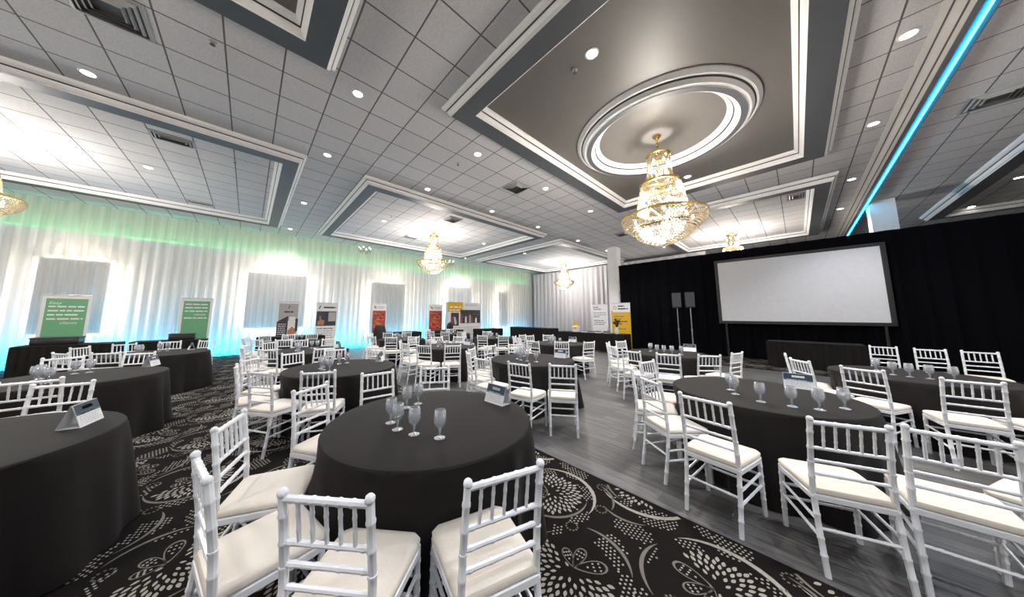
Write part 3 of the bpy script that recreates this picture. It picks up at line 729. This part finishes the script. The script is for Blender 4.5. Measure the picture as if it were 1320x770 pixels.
def relax(chs):
    """keep neighbouring seats from standing inside each other"""
    c = sorted([a % 360, max(d, 1.17)] for a, d in chs)
    for _ in range(200):
        for i_ in range(len(c)-1):
            d = min(c[i_][1], c[i_+1][1]); need = math.degrees(2*math.atan(.21/(d-.46)))
            gap = c[i_+1][0]-c[i_][0]
            if gap < need: c[i_][0] -= (need-gap)/2; c[i_+1][0] += (need-gap)/2
    return [tuple(q) for q in c]
for i, (key, (tx, ty, phrase, chs, tent)) in enumerate(TABLES.items()):
    fixed = [q for q in chs if len(q) == 3]; chs = relax([q for q in chs if len(q) == 2])
    fz = .003 if tx < CX_EDGE or tx > CX_FAR else -.006
    rot = .9 if key == 'A0' else rnd.uniform(0, 6.28)
    t = empty('round_table', (tx, ty, fz), rot)
    link('tabletop', ME_TOP, t); link('folding_leg', ME_LEG[0], t); link('folding_leg', ME_LEG[1], t)
    link('tablecloth', cloth_mesh(i, chs, rot), t)['label'] = 'floor-length black tablecloth'
    tag(t, 'black clothed ' + phrase, 'table', 'black clothed round tables')
    spots = []
    for a, d in chs:
        a = math.radians(a); d = max(d, 1.17)
        px_, py_ = tx+d*math.cos(a), ty+d*math.sin(a)
        spots.append((px_, py_, a + math.pi/2 + rnd.uniform(-.03, .03)))
    spots += [(a, c, math.radians(r_)-math.pi/2) for a, c, r_ in fixed]
    spots.sort(key=lambda q: pix(q[0], q[1], .9)[0])
    for k_, (px_, py_, rz) in enumerate(spots):
        place_chair(px_, py_, rz, 'white spindle chair, %s from left around the %s' % (ORD[k_+1], phrase), 'white chairs around the round tables')
    if key == 'A0': gl = A0G
    elif key == 'B0': gl = [(3.61, .3), (3.63, .1), (3.68, -.06), (3.89, -.21), (3.93, .56), (3.76, .50)]
    elif key == 'Z0': gl = []
    else:
        q = rnd.uniform(-.5, .5); gl = []
        for gx, gy in A0G:
            dx, dy = gx-1.14, gy-2.0; s_ = .9
            gl.append((tx+s_*(dx*math.cos(q)-dy*math.sin(q)), ty+s_*(dx*math.sin(q)+dy*math.cos(q))))
    gl.sort(key=lambda q: pix(q[0], q[1], .8)[0])
    for k_, (gx, gy) in enumerate(gl):
        place_goblet(gx, gy, fz+.7555, 'clear stemmed goblet, %s from left on the %s' % (ORD[k_+1], phrase), 'water goblets on the round tables')
    if tent: place_tent(tent[0], tent[1], tent[2], fz+.7555, 'white tent card with blue header on the ' + phrase)
# three loose chairs before the black drape, facing the room
for k_, (x, y, rz) in enumerate(((10.15, -1.17, 1.5), (10.05, -1.70, 1.58), (10.0, -2.19, 1.5))):
    place_chair(x, y, rz, 'white spindle chair facing the room, %s from left of three by the black drape' % ORD[k_+1], 'white chairs by the black drape')

# rectangular tables with pleated skirts
def skirted(x0, x1, y0, y1, label, h=.76, amp=.014, fz=.003):
    t = empty('display_table', ((x0+x1)/2, (y0+y1)/2, fz)); a, c = (x1-x0)/2, (y1-y0)/2
    mm = MB(); mm.box(-a, a, -c, c, h-.03, h, .008); mm.build('tabletop', BLACKCLOTH, t, False)
    per = []; N = lambda L: max(8, int(L/.02))
    for (p, q) in (((-a, -c), (a, -c)), ((a, -c), (a, c)), ((a, c), (-a, c)), ((-a, c), (-a, -c))):
        n = N(math.hypot(q[0]-p[0], q[1]-p[1]))
        per += [(p[0]+(q[0]-p[0])*i/n, p[1]+(q[1]-p[1])*i/n) for i in range(n)]
    rings = []
    for z, k_ in ((h-.012, .25), (h-.08, .8), (h*.4, 1), (.004, 1.15)):
        rings.append([(x*(1+.012+amp*k_*math.sin(i*.95)/a), y*(1+.012+amp*k_*math.sin(i*.95)/c), z) for i, (x, y) in enumerate(per)])
    mm = MB(); mm.loft(rings); mm.build('pleated_skirt', BLACKCLOTH, t)
    tag(t, label, 'table'); return t
skirted(12.2, 12.95, -1.15, .73, 'black skirted table standing under the projection screen')
skirted(11.55, 12.3, 4.95, 8.2, 'long black pleated table in front of the yellow banner')
skirted(12.6, 13.3, 9.4, 12.6, 'short black table before the left end of the silver drape', .82)
skirted(-4.2, -2.65, 12.9, 13.6, 'black covered table in front of the first green banner', .76)
skirted(-2.45, -.95, 12.9, 13.6, 'black covered table in front of the second green banner', .76)
skirted(.3, 2.3, 12.6, 13.3, 'black covered table before the pair of grey banners', .76)
skirted(4.5, 6.3, 12.4, 13.1, 'black covered table beside the left red banner', .76)
skirted(7.0, 8.8, 12.4, 13.1, 'black covered table before the second red banner', .76)
skirted(9.6, 11.3, 11.9, 12.6, 'black covered table right of the wide photo display', .78)
def black_case(x0, x1, y0, y1, label):
    t = empty('equipment_case', ((x0+x1)/2, (y0+y1)/2, .7665)); a, c = (x1-x0)/2, (y1-y0)/2
    mm = MB(); mm.box(-a, a, -c, c, 0, .16, .015); mm.build('body', BLACK, t)
    mm = MB(); mm.box(-a-.01, a+.01, -c-.01, c+.01, .162, .20, .012); mm.build('lid', DARKP, t)
    tag(t, label, 'case')
black_case(-4.0, -3.3, 13.0, 13.4, 'flat black case on the table by the first green banner')
black_case(-1.75, -1.2, 13.0, 13.4, 'flat black case on the table by the second green banner')

# ---------------------------------------------------------------- banners
def words_(mm, u0_, u1_, v_, h_, R, mi, minw=.05, maxw=.16, fill=1.0):
    mm.mi = mi; u_ = u0_
    while u_ < u0_+(u1_-u0_)*fill:
        ww = min(u1_-u_, R.uniform(minw, maxw))
        if ww > .02: mm.rect(u_, u_+ww, v_-h_/2, v_+h_/2)
        u_ += ww+.03
class Print(MB):
    """flat print in banner coordinates: u across (0..1), v up (0..1)"""
    def __init__(s, W, H, z0): super().__init__(); s.W, s.H, s.z0, s.lay = W, H, z0, 0
    def poly(s, pts): s.lay += .00004; s.add([((u_-.5)*s.W, -.0015-s.lay, s.z0+v_*s.H) for u_, v_ in pts], [list(range(len(pts)))])
    def rect(s, a, c, d, e): s.poly([(a, d), (c, d), (c, e), (a, e)])
    def disc(s, u_, v_, r_, n=20): s.poly([(u_+r_*math.cos(6.2832*k/n), v_+r_*s.W/s.H*math.sin(6.2832*k/n)) for k in range(n)])
def lettering(parent, txt, size, x, z, m_, italic=0):
    c = bpy.data.curves.new('lettering', 'FONT'); c.body = txt; c.size = size; c.extrude = .0004; c.shear = italic; c.space_line = 1.05
    tmp = bpy.data.objects.new('lettering', c); COL.objects.link(tmp)
    dg = bpy.context.evaluated_depsgraph_get(); me = bpy.data.meshes.new_from_object(tmp.evaluated_get(dg))
    bpy.data.objects.remove(tmp); me.materials.clear(); me.materials.append(m_)
    o = link('lettering', me, parent); o.location = (x, -.0055, z); o.rotation_euler = (math.pi/2, 0, 0)
    return o
def banner(x, y, rz, W, H, label, draw, mats, base_m=CHROME, texts=()):
    t = empty('rollup_banner', (x, y, .003), rz)
    mm = MB(); mm.box(-W/2-.02, W/2+.02, -.09, .09, 0, .085, .015); mm.build('base', base_m, t)
    mm = MB(); mm.box(-W/2, W/2, -.001, .001, .085, H); mm.build('banner_sheet', PAPER, t, False)
    mm = MB(); mm.box(-W/2-.005, W/2+.005, -.012, .012, H-.012, H+.012, .004); mm.build('top_rail', base_m, t)
    mm = MB(); mm.tube([(0, .03, .08), (0, .03, H)], .009, 8); mm.build('pole', base_m, t)
    p = Print(W, H-.1, .09); draw(p); p.build('printed_panel', mats, t, False)
    for txt, size, u_, v_, m_, it in texts: lettering(t, txt, size, (u_-.5)*W, .09+v_*(H-.1), m_, it)
    tag(t, label, 'banner'); return t
def d_green(lines, seed):
    def f(p):
        R = random.Random(seed)
        p.mi = 0; p.rect(0, 1, 0, 1); p.mi = 1; p.rect(.08, .92, .30, .955)
        for k_, fill in enumerate(lines):
            if fill: words_(p, .14, .86, .90-.058*k_, .020, R, 2, .10, .26, fill)
        p.mi = 3; p.rect(.3, .7, .10, .16)
    return f
banner(-3.83, 14.0, 0, .80, 2.10, 'white bordered green banner with white script, left of the two', d_green((0, .95, .7, .85, .95, 0), 3), [PAPER, GREENP, WHITEP, GREYP], texts=(('Easy', .115, .13, .875, WHITEP, .3), ('clients', .11, .40, .595, WHITEP, .3)))
banner(-1.33, 14.0, 0, .74, 2.12, 'white bordered green banner with white script, right of the two', d_green((.7, .95, .9, 0, .95), 5), [PAPER, GREENP, WHITEP, GREYP], texts=(('clients', .11, .42, .71, WHITEP, .3),))
def d_desk(p):
    R = random.Random(4)
    p.mi = 0; p.rect(0, 1, 0, 1); p.mi = 3; p.rect(.05, .95, .62, .97)
    p.mi = 1; p.poly([(.46, .87), (.52, .88), (.56, .93), (.52, .93)]); words_(p, .30, .72, .80, .03, R, 1, .2, .4)
    p.mi = 1; p.poly([(0, .08), (.5, .08), (.5, .72), (0, .60)]); p.mi = 4; p.poly([(.52, .30), (.9, .30), (.95, .42), (.7, .50), (.52, .42)])
    p.mi = 1; p.rect(.85, .97, .40, .66); p.mi = 5; p.rect(.56, .84, .50, .70)
    for k_ in range(8): words_(p, .06, .42, .55-.04*k_, .014, R, 2, .06, .14, .9)
banner(1.22, 14.0, 0, .70, 2.08, 'grey banner with black diagonal block and desk photo', d_desk, [PAPER, DARKP, WHITEP, GREYP, SKINP, WHITEP])
def d_card(p):
    R = random.Random(9)
    p.mi = 0; p.rect(0, 1, 0, 1); p.mi = 1; p.poly([(.1, .87), (.16, .87), (.22, .95), (.16, .94)]); words_(p, .34, .95, .905, .035, R, 1, .5, .6)
    p.mi = 1; p.rect(.02, .98, .50, .82); p.mi = 3; p.rect(.6, .96, .60, .80); p.mi = 2; p.rect(.40, .56, .64, .82)
    p.mi = 4; p.poly([(.08, .52), (.40, .52), (.42, .62), (.26, .64), (.22, .72), (.17, .72), (.18, .62), (.1, .6)])
    words_(p, .6, .9, .57, .03, R, 2, .2, .3)
    for k_ in range(7): words_(p, .08, .92, .44-.05*k_, .018, R, 1 if k_ < 1 else 5, .08, .2, .9)
banner(2.56, 14.0, 0, .78, 2.08, 'grey banner with photo of a hand, right of the desk banner', d_card, [PAPER, DARKP, BLUEP, GREYP, SKINP, GREYP])
def d_red(p):
    R = random.Random(6)
    p.mi = 0; p.rect(0, 1, 0, 1); p.mi = 1; p.rect(.12, .2, .90, .96); p.rect(.22, .28, .88, .94); words_(p, .38, .9, .935, .02, R, 4, .1, .2); words_(p, .38, .9, .90, .016, R, 4, .1, .2)
    p.mi = 1; p.rect(.03, .97, .08, .84)
    for k_ in range(60):
        p.mi = 2 if k_ % 3 else 3; u_, v_ = R.uniform(.15, .85), R.uniform(.35, .78); s_ = R.uniform(.04, .12); a = R.uniform(0, 3)
        p.poly([(u_+s_*math.cos(a+q), v_+s_*.3*math.sin(a+q)) for q in (0, 1.2, 2.8, 4.4)])
    for k_ in range(4): words_(p, .12, .8, .28-.05*k_, .018, R, 0, .08, .2, .8)
banner(4.78, 13.9, 0, .66, 2.10, 'red banner with white header, left of the two', d_red, [PAPER, REDP, ORANGEP, MAROON, GREYP])
banner(8.02, 14.1, 0, .86, 2.14, 'red banner with white header, right of the two', d_red, [PAPER, REDP, ORANGEP, MAROON, GREYP])
# wide pop-up display
t = empty('popup_display', (9.95, 13.9, .003)); W, H = 2.5, 2.34
mm = MB()
for z in (.0,): mm.box(-W/2, W/2, 0, .28, 0, .06, .01)
mm.box(-W/2, -W/2+.04, .02, .26, .06, H); mm.box(W/2-.04, W/2, .02, .26, .06, H); mm.box(-W/2, W/2, .02, .26, H-.04, H)
mm.build('frame', CHROME, t, False)
mm = MB(); mm.box(-W/2, W/2, 0, .012, .06, H, .004); mm.build('display_sheet', PAPER, t, False)
p = Print(W, H-.06, .06); R = random.Random(12)
p.mi = 0; p.rect(0, .43, .74, 1.0); words_(p, .05, .38, .87, .035, R, 1, .06, .14); words_(p, .05, .38, .79, .035, R, 1, .06, .14)
words_(p, .50, .9, .93, .02, R, 4, .05, .12)
p.mi = 2; p.rect(.36, .98, .44, .80); p.rect(.09, .32, .38, .72)
for k_ in range(9):
    u_ = .40+.063*k_; hh = R.uniform(.12, .22); p.mi = (3, 5, 1, 5, 6)[k_ % 5]
    p.poly([(u_-.03, .45), (u_+.035, .45), (u_+.025, .45+hh), (u_-.02, .45+hh)]); p.mi = 7; p.disc(u_, .48+hh, .014)
for k_ in range(6): p.mi = (3, 5, 7, 1, 6, 2)[k_]; p.poly([(.12+.03*k_, .40+.02*(k_ % 3)), (.18+.02*k_, .42), (.17+.025*k_, .56), (.12+.02*k_, .62)])
for k_ in range(5): words_(p, .10, .9, .33-.05*k_, .016, R, 4, .04, .1)
p.build('printed_panel', [YELLOWP, WHITEP, DARKP, REDP, GREYP, BLUEP, GREYP, SKINP], t, False)
tag(t, 'wide display wall with yellow corner block and photo of people', 'display')
def d_yel(p):
    R = random.Random(15)
    p.mi = 0; p.rect(0, 1, 0, 1); p.mi = 1; p.rect(0, 1, 0, .80); p.poly([(.0, .80), (.1, .80), (0, .86)])
    p.mi = 2; p.disc(.20, .90, .10); p.mi = 0; p.disc(.20, .90, .055)
    p.mi = 3; words_(p, .36, .72, .935, .03, R, 3, .14, .3); words_(p, .36, .88, .875, .03, R, 3, .2, .5)
    for k_, (fl, h_) in enumerate(((.55, .016), (.5, .016), (.8, .026), (.45, .026), (0, 0), (.75, .016))):
        if fl: words_(p, .14, .84, .70-.055*k_, h_, R, 3, .08, .2, fl)
    p.mi = 4; p.disc(.75, .15, .1, 6)
banner(12.62, 5.46, -math.pi/2, .86, 2.12, 'yellow banner with white logo header beside the black drape', d_yel, [PAPER, YELLOWP, mat('mustard_print', (.55, .36, .03)), INK, ORANGEP])
def d_wht(p):
    R = random.Random(16)
    p.mi = 0; p.rect(0, 1, 0, 1)
    for k_, (fl, h_) in enumerate(((.35, .02), (.45, .02), (0, 0), (.9, .016), (.9, .016), (.45, .016), (0, 0), (.75, .016), (.9, .016), (.75, .016))):
        if fl: words_(p, .1, .9, .93-.046*k_, h_, R, 1 if k_ not in (3, 4) else 3, .08, .22, fl)
    p.mi = 2
    for u_, v_ in ((.12, .30), (.3, .22), (.16, .15), (.38, .30), (.05, .22)): p.poly([(u_-.1, v_), (u_, v_-.05), (u_+.1, v_), (u_, v_+.05)])
    p.mi = 4; p.poly([(.72, .08), (1, .08), (1, .48), (.86, .30)])
banner(12.72, 6.52, -math.pi/2, .80, 2.10, 'white text banner with magenta diamonds left of the yellow banner', d_wht, [PAPER, INK, PINKP, mat('rose_print', (.35, .12, .18)), YELLOWP])

# ---------------------------------------------------------------- screen and speakers
t = empty('projection_screen', (13.36, .07, .003), -math.pi/2)      # local x runs along -Y, front faces -X
W0, W1, Z0_, Z1_ = -1.88, 1.82, 1.36, 3.57
mm = MB(); mm.box(W0, W1, -.010, .012, Z0_, Z1_); mm.build('screen_surface', SCREENW, t, False)
mm = MB(); fr = .10
mm.box(W0-fr, W1+fr, -.025, .04, Z1_, Z1_+fr, .006); mm.box(W0-fr, W1+fr, -.025, .04, Z0_-fr, Z0_, .006); mm.box(W0-fr, W0, -.025, .04, Z0_, Z1_, .006); mm.box(W1, W1+fr, -.025, .04, Z0_, Z1_, .006)
mm.build('screen_frame', BLACK, t, False)
for s_ in (W0+.1, W1-.1):
    mm = MB(); mm.box(s_-.025, s_+.025, 0, .04, .02, Z0_-fr); mm.box(s_-.03, s_+.03, -.10, .12, 0, .03); mm.build('leg', BLACK, t, False)
tag(t, 'wide white projection screen in black frame before the black drape', 'screen')
mm = MB(); mm.lathe([(.19, 0), (.19, .02), (.03, .045), (.02, .05)], 20, cap0=True)
ME_SB = mm.mesh('base', BLACK)
mm = MB(); mm.tube([(0, 0, .04), (0, 0, 1.0)], .022); mm.tube([(0, 0, 1.0), (0, 0, 1.86)], .016); mm.lathe([(.03, 0), (.03, .06)], 10, 0, 0, .97, True, True); ME_SP = mm.mesh('pole', CHROME)
mm = MB(); mm.box(-.16, .16, -.16, .16, 0, .62, .025); ME_SC = mm.mesh('cabinet', BLACK)
mm = MB(); mm.box(-.145, .145, -.006, 0, .03, .59, .002); ME_SG = mm.mesh('grille', DARKGREY, False)
for y, wh in ((3.30, 'left'), (2.85, 'right')):
    s1 = empty('speaker_stand', (12.95, y, .003)); link('base', ME_SB, s1); link('pole', ME_SP, s1)
    tag(s1, 'thin speaker stand under the %s of the twin loudspeakers' % wh, 'stand', 'speaker stands')
    s2 = empty('loudspeaker', (12.95, y, 1.866), -math.pi/2+.25); link('cabinet', ME_SC, s2); g = link('grille', ME_SG, s2); g.location = (0, -.161, 0)
    tag(s2, 'dark loudspeaker on a thin stand, %s of the pair beside the screen' % wh, 'speaker', 'loudspeakers by the screen')

# ---------------------------------------------------------------- small things
t = empty('flower_vase', (11.9, 5.35, .7665))
mm = MB(); mm.lathe([(.001, 0), (.07, 0), (.095, .08), (.08, .2), (.06, .26), (.068, .29), (.06, .285), (.05, .25)], 18); mm.build('vase', WHITE, t)
mm = MB(); R = random.Random(3)
for k_ in range(14):
    a, rr, h_ = R.uniform(0, 6.28), R.uniform(.02, .14), R.uniform(.36, .62)
    mm.tube([(0, 0, .2), (rr*.5*math.cos(a), rr*.5*math.sin(a), .36), (rr*math.cos(a), rr*math.sin(a), h_)], .005, 5); mm.ball((rr*math.cos(a), rr*math.sin(a), h_), R.uniform(.03, .055), 7, 5)
mm.build('dried_flowers', DRYFLOWER, t)
tag(t, 'white vase of dark dried flowers on the long pleated table', 'vase')
t = empty('donation_box', (11.9, 7.35, .7665))
mm = MB(); mm.box(-.11, .11, -.14, .14, 0, .28, .008); mm.build('body', PAPER, t, False)
mm = MB(); mm.box(-.02, .02, -.12, .12, .281, .46, .004); mm.box(-.116, -.111, -.09, .09, .14, .22); mm.build('header_card', YELLOWP, t, False)
tag(t, 'small white display box with card on the long pleated table', 'box')
for k_, (yy, s_) in enumerate(((6.9, .10), (6.55, .12), (6.2, .09), (5.8, .1))):
    mm = MB(); mm.box(-s_, s_, -s_*1.3, s_*1.3, 0, .045, .004); mm.mi = 1; mm.box(-s_*.9, s_*.9, -s_*1.2, s_*1.2, .0455, .06+.01*k_, .003)
    o = mm.build('brochure_stack', [GREYP, DARKP] if k_ % 2 else [PAPER, BLUEP], None, False); o.location = (11.88, yy, .7665)
    tag(o, 'low stack of brochures, %s from left on the long pleated table' % ORD[k_+1], 'brochures', 'brochure stacks on the long table')
# black coat over a chair near the left red banner
t = empty('draped_coat', (4.02, 11.55, .003))
prof = [(.02, .34, .95), (.14, .24, .94), (.19, .2, .86), (.22, .2, .72), (.24, .21, .52), (.27, .23, .36)]
mm = MB(); rings = []
for i, (a, c, z) in enumerate([(.03, .02, 1.13), (.13, .06, 1.12), (.20, .10, 1.06), (.24, .14, .92), (.25, .17, .72), (.26, .19, .56)]):
    rings.append([(a*math.cos(q)*(1+.06*math.sin(5*q+i)), c*math.sin(q)*(1+.1*math.sin(7*q)), z+.015*math.sin(3*q+i)) for q in (6.2832*j/28 for j in range(28))])
mm.loft(rings, True); mm.build('coat', COAT, t)
mm = MB(); rings = []
for i, (a, c, z) in enumerate([(.235, .165, .60), (.23, .165, .4), (.24, .18, .12)]):
    rings.append([(a*math.cos(q)*(1+.06*math.sin(6*q+i)), c*math.sin(q)*(1+.1*math.sin(7*q)), z) for q in (6.2832*j/28 for j in range(28))])
mm.loft(rings, True, True); mm.build('lining', MAROON, t)
mm = MB(); mm.tube([(-.2, 0, 0), (-.2, 0, .15)], .015); mm.tube([(.2, 0, 0), (.2, 0, .15)], .015); mm.build('stand_foot', BLACK, t)
tag(t, 'black coat with maroon lining standing by the left red banner', 'coat')
t = empty('backpack', (8.05, 12.6, .7665)); mm = MB(); rings = []
for a, c, z in ((.15, .10, 0), (.19, .13, .05), (.19, .13, .2), (.14, .1, .34), (.05, .04, .40)):
    rings.append([(a*math.cos(q), c*math.sin(q), z) for q in (6.2832*j/20 for j in range(20))])
mm.loft(rings, True, True); mm.build('body', COAT, t)
mm = MB(); mm.tube([(-.03, 0, .39), (-.03, 0, .44), (.03, 0, .44), (.03, 0, .39)], .009, 6); mm.build('handle', BLACK, t)
tag(t, 'black backpack on the covered table before the right red banner', 'bag')
bpy.context.view_layer.update()
